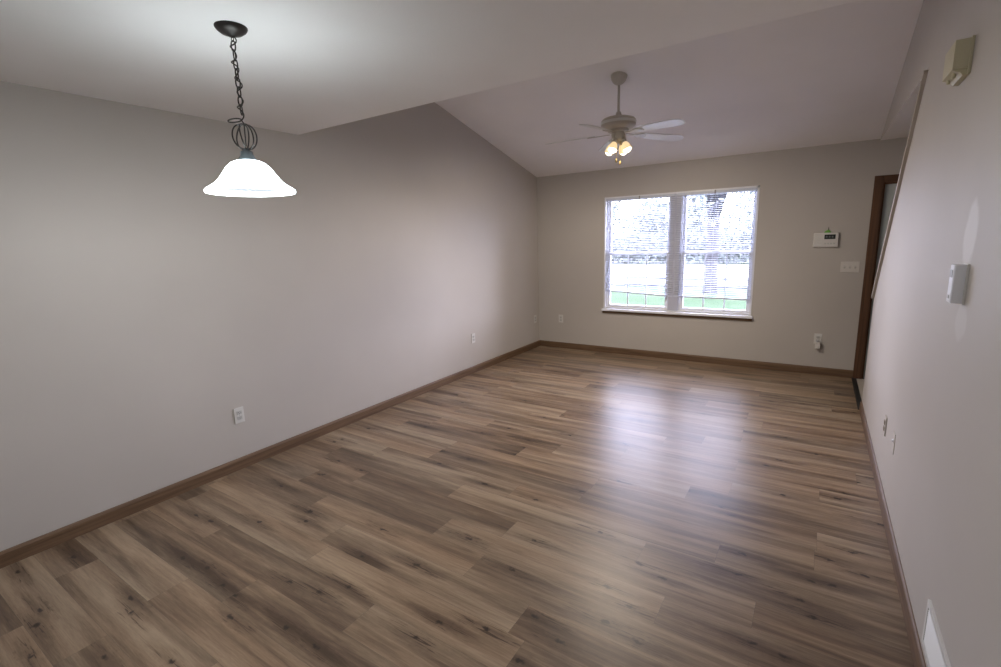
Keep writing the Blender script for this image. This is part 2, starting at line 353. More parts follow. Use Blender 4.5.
XE = 1.75                                                            # far side of the entry
bm = bmesh.new(); box(bm, XR+0.121, YN-0.1, -0.12, XE+0.1, YB+0.14, 0.0); struct('floor_entry', merge(bm, prism([(XR, 5.14), (XR+0.121, 5.14), (XR+0.121, YB), (XR, YB)], 'Z', -0.001, 0.0)), M_entry)
struct('wall_left', (lambda b: (box(b, XL-0.12, YN, 0, XL, YB+0.14, 3.62), b)[1])(bmesh.new()), M_wall)
struct('wall_near', (lambda b: (box(b, XL-0.12, YN-0.12, 0, XE+0.1, YN, 3.0), b)[1])(bmesh.new()), M_wall)
# right wall: full height, with the raking stair opening at its far end
OY, OZ, TY = 5.14, 1.0, 3.67
struct('wall_right', prism([(YN, 0), (OY, 0), (OY, OZ), (TY, H), (YB, H), (YB, 3.62), (YN, 3.62)], 'X', XR, XR+0.12), M_wallR)
# back wall round the window and the door
WX0, WX1, WZ0, WZ1 = -2.425, -0.605, 0.625, 2.100
DX0, DX1, DZ = 0.487, 1.43, 2.035
bm = bmesh.new()
for x0, x1, z0, z1 in ((XL, WX0, 0, HB+0.2), (WX0, WX1, 0, WZ0), (WX0, WX1, WZ1, HB+0.2), (WX1, DX0, 0, HB+0.2), (DX0, DX1, DZ, HB+0.2), (DX1, XE+0.1, 0, HB+0.2)):
    box(bm, x0, YB, z0, x1, YB+0.14, z1)
bmesh.ops.remove_doubles(bm, verts=bm.verts[:], dist=1e-5)
struct('wall_back', bm, M_back)
struct('wall_entry', (lambda b: (box(b, XE, YN, 0, XE+0.1, YB, H), b)[1])(bmesh.new()), M_wall)
# ceilings
struct('ceiling', (lambda b: (box(b, XL, YN, H, XR, Y0, H+0.14), b)[1])(bmesh.new()), M_ceil)
struct('wall_ceiling_step', (lambda b: (box(b, XL, Y0-0.12, H+0.14, XR, Y0, 3.62), b)[1])(bmesh.new()), M_ceil)
struct('ceiling_vault', prism([(Y0, HV), (YB, HB), (YB, HB+0.2), (Y0, HV+0.2)], 'X', XL, XR), M_ceil)
struct('ceiling_entry', (lambda b: (box(b, XR+0.12, YN, H, XE+0.1, YB, H+0.12), b)[1])(bmesh.new()), M_ceil)
struct('ceiling_opening', (lambda b: (box(b, XR+0.001, TY+0.02, H-0.002, XR+0.12, YB, H), b)[1])(bmesh.new()), M_ceil)

# baseboards with an eased top edge
def base_profile(): return [(0, 0), (0.013, 0), (0.013, 0.068), (0.009, 0.080), (0.004, 0.085), (0, 0.085)]
struct('baseboard_left', prism([(XL+a, z) for a, z in base_profile()], 'Y', YN, YB), M_base)
struct('baseboard_back', prism([(YB-a, z) for a, z in base_profile()], 'X', XL+0.013, 0.415), M_baseX)
struct('baseboard_right', prism([(XR-a, z) for a, z in base_profile()], 'Y', YN, OY), M_base)

# raking cap on the stair wall
dirv = Vector((0, TY-OY, H-OZ)).normalized(); nrm = Vector((0, -dirv.z, dirv.y)) * -1
if nrm.z < 0: nrm = -nrm
a = Vector((0, OY, OZ))+dirv*0.0; b = Vector((0, TY, H))-dirv*0.03
th = 0.035
poly = [(a.y, a.z), (a.y+nrm.y*th, a.z+nrm.z*th), (b.y+nrm.y*th, b.z+nrm.z*th-0.0), (b.y, b.z)]
poly = [(y, min(z, H-0.003)) for y, z in poly]
struct('trim_1', prism(poly, 'X', XR-0.018, XR+0.135), M_cap)
# stairs behind the right wall, climbing towards the camera
bm = bmesh.new(); n = 10; pr = []
y = OY-0.12; z = 0
pts = [(y, 0)]
for i in range(n):
    z += 0.19; pts.append((y, z)); y -= 0.205; pts.append((y, z))
pts.append((y, 0)); pts = pts[::-1]
struct('stairs', prism(pts, 'X', XR+0.121, XE), M_entry)
# dark strip where the planks meet the entry floor
struct('trim_2', prism([(XR-0.022, 0.0005), (XR+0.022, 0.0005), (XR+0.018, 0.007), (XR-0.016, 0.007)], 'Y', OY+0.005, YB-0.002), M_black)

# ---------------------------------------------------------------- window
wn = empty('window_1', ((WX0+WX1)/2, YB, WZ0)); wn['kind'] = 'structure'
def wpart(name, bm, m, parent=None):
    o = obj(name, bm, m); p = parent or wn
    o.parent = p
    o.matrix_parent_inverse = Matrix.Translation(-wn.location) if p is wn else Matrix.Identity(4)
    return o
YG = YB+0.075
bm = bmesh.new()
box(bm, WX0, YB-0.004, WZ0, WX0+0.018, YB+0.14, WZ1); box(bm, WX1-0.018, YB-0.004, WZ0, WX1, YB+0.14, WZ1)
box(bm, WX0, YB-0.004, WZ1-0.018, WX1, YB+0.14, WZ1); box(bm, WX0, YB+0.02, WZ0, WX1, YB+0.14, WZ0+0.015)
wpart('window_frame', bm, M_vinyl)
MX0, MX1 = -1.572, -1.443
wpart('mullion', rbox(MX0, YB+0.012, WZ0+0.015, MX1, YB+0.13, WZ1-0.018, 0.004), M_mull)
wpart('sill', rbox(WX0-0.014, YB-0.050, WZ0-0.030, WX1+0.016, YB+0.03, WZ0-0.002, 0.005), M_vinyl)
wpart('apron', rbox(WX0-0.012, YB-0.018, WZ0-0.066, WX1+0.012, YB+0.0, WZ0-0.031, 0.003), M_baseX)
ZM = 1.355
for x0, x1 in ((WX0+0.018, MX0), (MX1, WX1-0.018)):
    def sash(z0, z1, y0, rail_b, rail_t, st):
        bm = bmesh.new()
        box(bm, x0+.012, y0, z0, x0+.012+st, y0+0.035, z1); box(bm, x1-.012-st, y0, z0, x1-.012, y0+0.035, z1)
        box(bm, x0+.012+st, y0, z0, x1-.012-st, y0+0.035, z0+rail_b); box(bm, x0+.012+st, y0, z1-rail_t, x1-.012-st, y0+0.035, z1)
        return bm
    track = bmesh.new()
    box(track, x0, YB+0.04, WZ0+.015, x0+0.012, YB+0.13, WZ1-.018); box(track, x1-0.012, YB+0.04, WZ0+.015, x1, YB+0.13, WZ1-.018)
    wpart('track', track, M_vinyl)
    up = wpart('upper_sash', sash(ZM-0.005, WZ1-0.018, YB+0.095, 0.030, 0.035, 0.032), M_vinyl)
    lo = wpart('lower_sash', sash(WZ0+0.015, ZM+0.025, YB+0.055, 0.034, 0.034, 0.036), M_vinyl)
    g = bmesh.new(); box(g, x0+.044, YB+0.110, ZM+0.02, x1-.044, YB+0.114, WZ1-0.05)
    o = obj('pane', g, M_glass); o.parent = up
    g = bmesh.new(); box(g, x0+.048, YB+0.070, WZ0+0.045, x1-.048, YB+0.074, ZM-0.005)
    o = obj('pane', g, M_glass); o.parent = lo
    g = bmesh.new(); gx0, gx1 = x0+.048, x1-.048
    for i in (1, 2):
        xx = gx0+(gx1-gx0)*i/3; box(g, xx-0.008, YB+0.062, WZ0+0.045, xx+0.008, YB+0.070, ZM-0.005)
    o = obj('grille', g, M_vinyl); o.parent = lo
    bm = rbox((x0+x1)/2-0.03, YB+0.045, ZM+0.025, (x0+x1)/2+0.03, YB+0.075, ZM+0.037, 0.003); o = obj('sash_lock', bm, M_vinyl); o.parent = lo

# mini blinds, one in front of each half of the window
def blind(x0, x1, zb0, zb1, label):
    root = empty('mini_blind', ((x0+x1)/2, YB+0.014, WZ1-0.02))
    tag(root, label, 'blind', 'mini blinds on the front window')
    cx = (x0+x1)/2; off = -root.location
    def pt(name, bm, m, par=root):
        o = obj(name, bm, m); o.parent = par
        if par is root: o.matrix_parent_inverse = Matrix.Translation(off)
        return o
    yc = YB+0.010
    hr = pt('headrail', rbox(x0, yc-0.017, WZ1-0.048, x1, yc+0.017, WZ1-0.019, 0.003), M_rail)
    b_ = rbox(cx-0.008, yc-0.022, WZ1-0.052, cx+0.008, yc-0.0175, WZ1-0.012, 0.001); pt('bracket', b_, M_grey, hr)
    bm = bmesh.new(); z = WZ1-0.065; pitch = 0.0215; tilt = math.radians(13)
    zt = z
    while z > max(zb0, zb1)+0.012:
        # shallow curved slat: three strips across its depth
        f = (zt-z)/(zt-max(zb0, zb1)); s0 = -max(0, f-0.8)/0.2*(max(zb0, zb1)-zb0); s1 = -max(0, f-0.8)/0.2*(max(zb0, zb1)-zb1)
        ps = [(-0.0122, -0.0009), (-0.004, 0.0010), (0.004, 0.0010), (0.0122, -0.0009)]
        rows = []
        for (yy, zz) in ps:
            y2 = yy*math.cos(tilt)-zz*math.sin(tilt); z2 = yy*math.sin(tilt)+zz*math.cos(tilt)
            rows.append((bm.verts.new((x0+0.004, yc+y2, z+z2+s0)), bm.verts.new((x1-0.004, yc+y2, z+z2+s1)), bm.verts.new((x1-0.004, yc+y2, z+z2+s1-0.0007)), bm.verts.new((x0+0.004, yc+y2, z+z2+s0-0.0007))))
        for p, q in zip(rows, rows[1:]):
            bm.faces.new((p[0], p[1], q[1], q[0])); bm.faces.new((p[3], q[3], q[2], p[2]))
        for p in (rows[0], rows[-1]): bm.faces.new(p)
        z -= pitch
    pt('slats', bm, M_slat)
    bm = bmesh.new()
    v = [bm.verts.new((x, yc+yy, zz)) for x, zc in ((x0+0.002, zb0), (x1-0.002, zb1)) for yy, zz in ((-0.011, zc-0.012), (0.011, zc-0.012), (0.011, zc+0.006), (-0.011, zc+0.006))]
    for f in ((0,1,2,3), (7,6,5,4), (0,4,5,1), (1,5,6,2), (2,6,7,3), (3,7,4,0)): bm.faces.new([v[i] for i in f])
    pt('bottom_rail', bm, M_rail)
    bm = []
    for q in (0.12, 0.5, 0.88):
        xx = x0+(x1-x0)*q; zb = zb0+(zb1-zb0)*q
        for yy in (-0.0135, 0.0135): bm.append(tube([(xx, yc+yy, WZ1-0.05), (xx, yc+yy, zb)], 0.0009, 5))
    pt('ladder_cord', merge(*bm), M_slat)
    pt('tilt_wand', tube([(x0+0.07, yc-0.024, WZ1-0.05), (x0+0.072, yc-0.026, WZ1-0.60)], 0.003, 6), M_slat)
    return root
blind(WX0+0.022, -1.512, 0.872, 0.822, 'white mini blind on left half of window, bottom rail drooping right')
blind(-1.504, WX1-0.022, 0.826, 0.812, 'white mini blind on right half of window, before tree trunk view')

# ---------------------------------------------------------------- door in the entry
dr = empty('door_1', (DX0, YB, 0)); dr['kind'] = 'structure'
def dpart(name, bm, m):
    o = obj(name, bm, m); o.parent = dr; o.matrix_parent_inverse = Matrix.Translation(-dr.location); return o
bm = merge(rbox(DX0-0.072, YB-0.016, 0, DX0+0.004, YB+0.0, DZ+0.066, 0.004), rbox(DX1-0.004, YB-0.016, 0, DX1+0.066, YB, DZ+0.066, 0.004))
dpart('casing', bm, M_case)
dpart('head_casing', rbox(DX0+0.004, YB-0.016, DZ-0.004, DX1-0.004, YB, DZ+0.066, 0.004), M_caseX)
bm = bmesh.new(); box(bm, DX0, YB+0.001, 0, DX0+0.02, YB+0.13, DZ); box(bm, DX1-0.02, YB+0.001, 0, DX1, YB+0.13, DZ); box(bm, DX0+0.02, YB+0.001, DZ-0.02, DX1-0.02, YB+0.13, DZ)
dpart('jamb', bm, M_case)
bm = rbox(DX0+0.0205, YB+0.03, 0.0015, DX1-0.0205, YB+0.075, DZ-0.0205, 0.001)
pn = [bm]
for px0, px1 in ((DX0+0.14, (DX0+DX1)/2-0.05), ((DX0+DX1)/2+0.05, DX1-0.14)):
    for pz0, pz1 in ((0.20, 0.80), (0.95, 1.60), (1.70, 1.90)): pn.append(rbox(px0, YB+0.022, pz0, px1, YB+0.031, pz1, 0.006))
dpart('door_panel', merge(*pn), M_doorp)
kb = lathe([(0, 0.0), (0.028, 0.0), (0.028, 0.006), (0.012, 0.012), (0.012, 0.035), (0.027, 0.045), (0.029, 0.058), (0.02, 0.068), (0, 0.070)], 20)
bmesh.ops.rotate(kb, verts=kb.verts[:], cent=(0, 0, 0), matrix=Matrix.Rotation(PI/2, 3, 'X')); bmesh.ops.translate(kb, verts=kb.verts[:], vec=(DX1-0.10, YB+0.029, 0.95))
dpart('door_knob', kb, M_brass)

# ---------------------------------------------------------------- wall plates
def place(root, wall, u, z):
    """wall: L (facing +X), R (facing -X), B (facing -Y). Built facing -Y at the origin."""
    if wall == 'L': root.location = (XL, u, z); root.rotation_euler = (0, 0, PI/2)
    elif wall == 'R': root.location = (XR, u, z); root.rotation_euler = (0, 0, -PI/2)
    else: root.location = (u, YB, z)
def duplex(wall, u, z, label, msock=None, mplate=None, group='duplex outlets along the walls'):
    root = empty('wall_outlet'); tag(root, label, 'outlet', group)
    obj('cover_plate', rbox(-0.035, -0.0065, -0.0575, 0.035, 0, 0.0575, 0.002), mplate or M_plate, root)
    for s in (1, -1):
        zc = s*0.0195
        so = obj('socket', rbox(-0.0165, -0.009, zc-0.0135, 0.0165, -0.006, zc+0.0135, 0.0035), msock or M_socket, root)
        bm = bmesh.new()
        box(bm, -0.0075, -0.0094, zc-0.002, -0.0055, -0.0089, zc+0.007); box(bm, 0.0055, -0.0094, zc-0.002, 0.0075, -0.0089, zc+0.006)
        box(bm, -0.002, -0.0094, zc-0.0095, 0.002, -0.0089, zc-0.0055)
        obj('slots', bm, M_slot, so)
    sc_ = lathe([(0, 0.0012), (0.002, 0.001), (0.0028, 0)], 10); bmesh.ops.rotate(sc_, verts=sc_.verts[:], cent=(0,0,0), matrix=Matrix.Rotation(PI/2, 3, 'X'))
    bmesh.ops.translate(sc_, verts=sc_.verts[:], vec=(0, -0.0065, 0)); obj('screw', sc_, M_grey, root)
    place(root, wall, u, z); return root
duplex('L', 1.719, 0.402, 'white duplex outlet on left wall, nearest the camera')
duplex('L', 4.597, 0.430, 'white duplex outlet on left wall, halfway to the far corner')
duplex('L', 6.147, 0.428, 'white outlet on left wall right beside the far corner')
duplex('B', -3.078, 0.437, 'white outlet on back wall between corner and window')
duplex('B', 0.068, 0.405, 'white outlet on back wall with a plug-in unit in its lower socket')
duplex('R', 3.585, 0.405, 'wall-coloured outlet with brown sockets low on right wall', M_almond, M_painted)
# plug-in device below on the right-hand outlet
root = empty('plug_in_freshener', (0.072, YB-0.0094, 0.345)); tag(root, 'small white plug-in unit hanging from outlet left of the entry door', 'plug-in')
bm = rbox(-0.024, -0.045, -0.045, 0.024, -0.0005, 0.028, 0.01, 3); smooth_by_angle(obj('body', bm, M_plastic, root))
obj('cap', rbox(-0.014, -0.036, 0.028, 0.014, -0.010, 0.040, 0.004), M_grey, root)
# painted-over cable plate
root = empty('cable_plate'); tag(root, 'painted-over cable plate with white jack low on right wall', 'wall plate')
obj('cover_plate', rbox(-0.035, -0.003, -0.0575, 0.035, 0, 0.0575, 0.001), M_painted, root)
jk = lathe([(0.0, 0.009), (0.004, 0.009), (0.005, 0.008), (0.009, 0.004), (0.012, 0.003), (0.012, 0)], 12); bmesh.ops.rotate(jk, verts=jk.verts[:], cent=(0,0,0), matrix=Matrix.Rotation(PI/2, 3, 'X'))
bmesh.ops.translate(jk, verts=jk.verts[:], vec=(0, -0.003, 0.01)); obj('jack', jk, M_vinyl, root)
place(root, 'R', 3.22, 0.435)
# three-gang switch
root = empty('switch_plate'); tag(root, 'white three-gang light switch plate beside the entry door casing', 'light switch')
obj('cover_plate', rbox(-0.081, -0.0065, -0.0575, 0.081, 0, 0.0575, 0.002), M_switch, root)
for i in (-1, 0, 1):
    t = prism([(-0.006, -0.0075), (-0.006, 0.0075), (-0.017, 0.011), (-0.017, 0.004)], 'X', i*0.046-0.005, i*0.046+0.005); obj('toggle', t, M_switch, root)
    s = bmesh.new(); box(s, i*0.046-0.0065, -0.0069, -0.0125, i*0.046+0.0065, -0.0064, 0.0125); obj('toggle_slot', s, M_grey, root)
place(root, 'B', 0.289, 1.195)

# alarm keypad
root = empty('alarm_keypad'); tag(root, 'white wall keypad with dark display above the light switches', 'keypad')
smooth_by_angle(obj('housing', rbox(-0.110, -0.030, -0.074, 0.110, 0, 0.074, 0.007, 3), M_plastic, root))
obj('display', rbox(-0.014, -0.0325, 0.008, 0.084, -0.029, 0.056, 0.002), M_screen, root)
bm = bmesh.new()
for i in range(3): box(bm, -0.002+i*0.026, -0.0332, 0.022, 0.014+i*0.026, -0.0324, 0.042)
obj('display_characters', bm, M_digit, root)
for r in range(4):
    for c in range(3): obj('button', rbox(-0.098+c*0.025, -0.0335, -0.058+r*0.026, -0.080+c*0.025, -0.029, -0.042+r*0.026, 0.002), M_plate, root)
for i in range(4): obj('button', rbox(-0.010+i*0.026, -0.0330, -0.045, 0.008+i*0.026, -0.029, -0.030, 0.002), M_socket, root)
place(root, 'B', 0.055, 1.482)
# small green tag with stem above it
root = empty('green_tag'); tag(root, 'tiny green tag with a stem stuck above the white keypad', 'tag')
bm = prism([(-0.034, 0.000), (0.028, 0.000), (0.022, 0.018), (0.004, 0.030), (-0.012, 0.024), (-0.028, 0.014)], 'Y', -0.012, 0.0)
bmesh.ops.bevel(bm, geom=bm.edges[:], offset=0.002, segments=1, affect='EDGES'); obj('leaf', bm, M_green, root)
obj('stem', tube([(0.002, -0.006, 0.026), (0.004, -0.006, 0.046), (0.003, -0.006, 0.060)], [0.0035, 0.003, 0.002], 6), M_slot, root)
place(root, 'B', 0.068, 1.5565)

# door chime box, high on the right wall
root = empty('chime_box'); tag(root, 'aged beige chime box mounted high on right wall', 'chime box')
b1 = rbox(-0.095, -0.054, -0.035, 0.095, -0.006, 0.070, 0.005); smooth_by_angle(obj('cover', b1, M_beige, root))
obj('base', rbox(-0.099, -0.009, -0.058, 0.099, 0, 0.074, 0.003), M_beige, root)
obj('lower_lip', prism([(-0.052, -0.035), (-0.009, -0.035), (-0.009, -0.058), (-0.020, -0.058), (-0.028, -0.046)], 'X', -0.085, 0.085), M_beige, root)
for x in (-0.05, 0.05): obj('chime_tube', tube([(x, -0.040, -0.036), (x, -0.040, -0.056)], 0.006, 8), M_beige, root)
place(root, 'R', 2.715, 2.207)

# thermostat
root = empty('thermostat'); tag(root, 'white narrow thermostat at eye height on right wall, pale patch above', 'thermostat')
smooth_by_angle(obj('housing', rbox(-0.028, -0.038, -0.066, 0.028, -0.004, 0.066, 0.008, 3), M_vinyl, root))
obj('back_plate', rbox(-0.031, -0.006, -0.069, 0.031, 0, 0.069, 0.002), M_plastic, root)
obj('display', rbox(-0.018, -0.0395, 0.022, 0.018, -0.037, 0.048, 0.002), M_grey, root)
for z in (-0.045,): obj('button', rbox(-0.010, -0.0400, z-0.006, 0.010, -0.037, z+0.006, 0.002), M_socket, root)
place(root, 'R', 2.235, 1.393)

# return-air grille at the foot of the right wall
root = empty('return_grille'); tag(root, 'white return air grille low on right wall at bottom edge', 'vent')
W2, H2 = 0.20, 0.085
fr = merge(rbox(-W2, -0.010, -H2, W2, 0, -H2+0.018, 0.002), rbox(-W2, -0.010, H2-0.018, W2, 0, H2, 0.002), rbox(-W2, -0.010, -H2+0.018, -W2+0.022, 0, H2-0.018, 0.002), rbox(W2-0.022, -0.010, -H2+0.018, W2, 0, H2-0.018, 0.002))
obj('frame', fr, M_register, root)
bm = bmesh.new(); z = -H2+0.022
while z < H2-0.022:
    v = [bm.verts.new(p) for p in ((-W2+0.022, -0.009, z), (W2-0.022, -0.009, z), (W2-0.022, -0.002, z+0.008), (-W2+0.022, -0.002, z+0.008), (-W2+0.022, -0.0082, z-0.0008), (W2-0.022, -0.0082, z-0.0008), (W2-0.022, -0.0012, z+0.0072), (-W2+0.022, -0.0012, z+0.0072))]
    for f in ((0,1,2,3), (7,6,5,4), (0,4,5,1), (2,6,7,3), (0,3,7,4), (1,5,6,2)): bm.faces.new([v[i] for i in f])
    z += 0.0085
obj('louvres', bm, M_register, root)
bm = bmesh.new(); box(bm, -W2+0.02, -0.0010, -H2+0.016, W2-0.02, -0.0002, H2-0.016); obj('duct_shade', bm, M_duct_shade, root)  # dark sheet standing in for the shade behind the louvres
place(root, 'R', 1.84, 0.218)

# ---------------------------------------------------------------- pendant lamp
PX, PY = -1.988, 1.172
pd = empty('pendant_lamp', (PX, PY, H)); tag(pd, 'lit bell-shaped white glass pendant lamp hanging from dark chain', 'pendant lamp')
def Z(prof): return [(r, z-H) for r, z in prof]
obj('canopy', lathe(Z([(0, 2.404), (0.012, 2.405), (0.020, 2.411), (0.040, 2.417), (0.053, 2.427), (0.059, 2.436), (0.059, 2.4395), (0, 2.4395)]), 40), M_bronze, pd, smooth=True)
hook = tube([(0.0+0.008*math.cos(t), 0, 2.396-H+0.008*math.sin(t)) for t in [i*2*PI/14 for i in range(14)]], 0.002, 6, True)
links = [hook]; zc = 2.372; k = 0; L2 = 0.0195
while zc > 2.105:
    pts = []
    for i in range(20):
        t = 2*PI*i/20; u = 0.0085*math.cos(t); v = L2*math.sin(t)
        az = (k % 2)*PI/2+0.5+0.15*math.sin(k*2.1)
        pts.append((u*math.cos(az), u*math.sin(az), zc+v-H))
    links.append(tube(pts, 0.0028, 6, True)); zc -= 0.0335; k += 1
obj('chain', merge(*links), M_bronze, pd, smooth=True)
# the cord is woven round the chain and ends in a loose loop
cp = []; n = 90
for i in range(n+1):
    f = i/n; z = 2.405-f*(2.405-2.10); rr = 0.010+0.004*math.sin(f*25); a = f*2*PI*5.5
    cp.append((rr*math.cos(a), rr*math.sin(a), z-H))
x0, y0, z0 = cp[-1]
cam_r = Vector((0.837, 0.546, 0)).normalized()
for i in range(1, 30):
    t = 2*PI*i/26; off = 0.027*(1-math.cos(t)); 
    cp.append((x0-cam_r.x*off+0.012*math.sin(t)*-0.546, y0-cam_r.y*off+0.012*math.sin(t)*0.837, z0+0.010*math.sin(t)))
cp += [(0.003, 0.002, 2.085-H), (0.001, 0, 2.00-H)]
obj('cord', tube(cp, 0.0027, 6), M_bronze, pd, smooth=True)
ribs = []
for k in range(6):
    a = k*PI/3+0.2; p = []
    for i in range(17):
        t = PI*i/16; rr = 0.003+0.042*math.sin(t)**0.8; tw = a+0.5*(i/16-0.5)
        p.append((rr*math.cos(tw), rr*math.sin(tw), 2.035-H+0.048*math.cos(t)))
    ribs.append(tube(p, 0.0030, 6))
obj('scroll_cage', merge(*ribs), M_bronze, pd, smooth=True)
obj('fitter', lathe(Z([(0, 1.990), (0.012, 1.990), (0.014, 1.982), (0.023, 1.978), (0.025, 1.962), (0.030, 1.955), (0.036, 1.943), (0.034, 1.941), (0, 1.941)]), 28), M_pewter, pd, smooth=True)
outer = [(0.036, 1.9425), (0.055, 1.940), (0.075, 1.932), (0.094, 1.917), (0.108, 1.900), (0.121, 1.883), (0.135, 1.867), (0.152, 1.852), (0.172, 1.840), (0.188, 1.832), (0.195, 1.826), (0.1965, 1.820), (0.194, 1.8155)]
inner = [(0.189, 1.818), (0.183, 1.826), (0.168, 1.835), (0.148, 1.846), (0.131, 1.861), (0.117, 1.877), (0.104, 1.894), (0.090, 1.910), (0.073, 1.925), (0.054, 1.933), (0.036, 1.936)]
outer = [(r*0.865 if r > 0.05 else r, z) for r, z in outer]; inner = [(r*0.865, z) for r, z in inner]
sh = obj('shade', lathe(Z(outer+inner), 56), [M_shade, M_liner], pd, smooth=True)
for p in sh.data.polygons:
    if p.index >= (len(outer)+2)*56: p.material_index = 1
bl = obj('bulb', lathe(Z([(0, 1.838), (0.012, 1.840), (0.024, 1.850), (0.030, 1.866), (0.026, 1.884), (0.016, 1.900), (0.013, 1.935), (0, 1.935)]), 20), M_bulb, pd, smooth=True)
pl = point('pendant_bulb_light', (0, 0, 1.785-H), 20, (0.98, 1.0, 1.0), 0.06, pd)

# ---------------------------------------------------------------- ceiling fan
FX, FY = -1.561, 4.352
fz = HV-(HV-HB)*(FY-Y0)/(YB-Y0)                                      # vault height over the fan
fan = empty('ceiling_fan', (FX, FY, fz)); tag(fan, 'five-bladed white ceiling fan with lit lamps, hanging from sloped ceiling', 'ceiling fan')
def ZF(prof): return [(r, z-fz) for r, z in prof]
slope = math.atan((HV-HB)/(YB-Y0))
cn = lathe([(0, -0.075), (0.016, -0.075), (0.028, -0.070), (0.048, -0.054), (0.062, -0.034), (0.068, -0.012), (0.070, 0.0), (0, 0.0)], 32)
bmesh.ops.rotate(cn, verts=cn.verts[:], cent=(0, 0, 0), matrix=Matrix.Rotation(-slope, 3, 'X'))
obj('canopy', cn, M_fanbody, fan, smooth=True)
obj('downrod', lathe(ZF([(0, 2.89), (0.011, 2.89), (0.011, 2.625), (0, 2.625)]), 16), M_fanbody, fan, smooth=True)
mz = 0
motor = lathe(ZF([(0, 2.66), (0.018, 2.66), (0.024, 2.645), (0.028, 2.625), (0.055, 2.617), (0.105, 2.612), (0.135, 2.602), (0.150, 2.585), (0.150, 2.548), (0.142, 2.534), (0.118, 2.520), (0.090, 2.514), (0.088, 2.496), (0.060, 2.490), (0, 2.490)]), 40)
smooth_by_angle(obj('motor_housing', motor, M_fanbody, fan))
obj('motor_band', lathe(ZF([(0.150, 2.556), (0.1535, 2.559), (0.1535, 2.576), (0.150, 2.579)]), 40), M_fanblade, fan, smooth=True)
smooth_by_angle(obj('switch_housing', lathe(ZF([(0, 2.492), (0.058, 2.492), (0.060, 2.470), (0.056, 2.440), (0.045, 2.425), (0.020, 2.415), (0.012, 2.395), (0, 2.390)]), 28), M_fanbody, fan))
# blades
def blade_bm():
    # outline in the blade's own plane: root at x=.24, rounded tip at x=.66
    top = [(0.205, 0.030), (0.225, 0.046), (0.30, 0.053), (0.42, 0.060), (0.54, 0.066), (0.60, 0.064), (0.635, 0.052), (0.655, 0.032), (0.662, 0.010)]
    ol = top+[(x, -y) for x, y in reversed(top)]
    return prism(ol, 'Z', -0.003, 0.003)
AZ0 = math.radians(50)
for k in range(5):
    a = AZ0+2*PI*k/5
    R = Matrix.Rotation(a, 4, 'Z') @ Matrix.Translation((0, 0, 2.486-fz)) @ Matrix.Rotation(math.radians(3.0), 4, 'Y') @ Matrix.Rotation(math.radians(-12), 4, 'X')
    bb = blade_bm(); bmesh.ops.bevel(bb, geom=[e for e in bb.edges], offset=0.0012, segments=1, affect='EDGES'); bb.transform(R); 
    bl_ = obj('blade', bb, M_fanblade, fan)
    arm = merge(prism([(0.075, -0.013), (0.075, 0.013), (0.16, 0.010), (0.19, 0.030), (0.235, 0.038), (0.27, 0.020), (0.27, -0.020), (0.235, -0.038), (0.19, -0.030), (0.16, -0.010)], 'Z', -0.009, -0.0035))
    bmesh.ops.bevel(arm, geom=arm.edges[:], offset=0.001, segments=1, affect='EDGES'); arm.transform(R)
    obj('blade_arm', arm, M_fanbody, fan)
# four lamp holders with tulip glasses
for k in range(4):
    th = math.radians(33.1+45+90*k); ca, sa = math.cos(th), math.sin(th)
    tiltm = Matrix.Rotation(th, 4, 'Z') @ Matrix.Translation((0.052, 0, 2.425-fz)) @ Matrix.Rotation(math.radians(-24), 4, 'Y')
    arm = tube([(0.040, 0, 2.452-fz), (0.060, 0, 2.452-fz), (0.068, 0, 2.440-fz), (0.062, 0, 2.425-fz)], 0.007, 8); arm.transform(Matrix.Rotation(th, 4, 'Z'))
    hd = lathe([(0, 0.004), (0.012, 0.004), (0.020, -0.004), (0.022, -0.026), (0.020, -0.032), (0, -0.032)], 18); hd.transform(tiltm)
    lk = obj('lamp_holder', merge(arm, hd), M_fanbody, fan, smooth=True)
    gl = lathe([(0.019, -0.030), (0.026, -0.040), (0.033, -0.055), (0.036, -0.072), (0.037, -0.088), (0.043, -0.102), (0.041, -0.103), (0.0345, -0.088), (0.0335, -0.072), (0.030, -0.056), (0.024, -0.042), (0.017, -0.033)], 24); gl.transform(tiltm)
    obj('lamp_shade', gl, M_tulip, lk, smooth=True)
    bu = lathe([(0, -0.032), (0.010, -0.034), (0.012, -0.052), (0.024, -0.074), (0.030, -0.094), (0.026, -0.112), (0.012, -0.122), (0, -0.124)], 18); bu.transform(tiltm)
    obj('bulb', bu, M_warmbulb, lk, smooth=True)
    sl = bpy.data.lights.new('fan_lamp_light', 'SPOT'); sl.energy = 19; sl.color = (1.0, 0.88, 0.74); sl.spot_size = math.radians(165); sl.spot_blend = 0.5; sl.shadow_soft_size = 0.06
    so = bpy.data.objects.new('fan_lamp_light', sl); C.objects.link(so); so.parent = fan; so.matrix_local = tiltm @ Matrix.Translation((0, 0, -0.158))
for (dx, dy, zb) in ((-0.010, -0.014, 2.235), (0.016, 0.010, 2.215)):
    ch = obj('pull_chain', tube([(dx, dy, 2.425-fz), (dx, dy, zb+0.03-fz)], 0.0016, 6), M_brass, fan)
    obj('fob', lathe([(0, zb-fz), (0.006, zb+0.004-fz), (0.009, zb+0.018-fz), (0.005, zb+0.034-fz), (0, zb+0.038-fz)], 12, dx, dy), M_brass, ch, smooth=True)

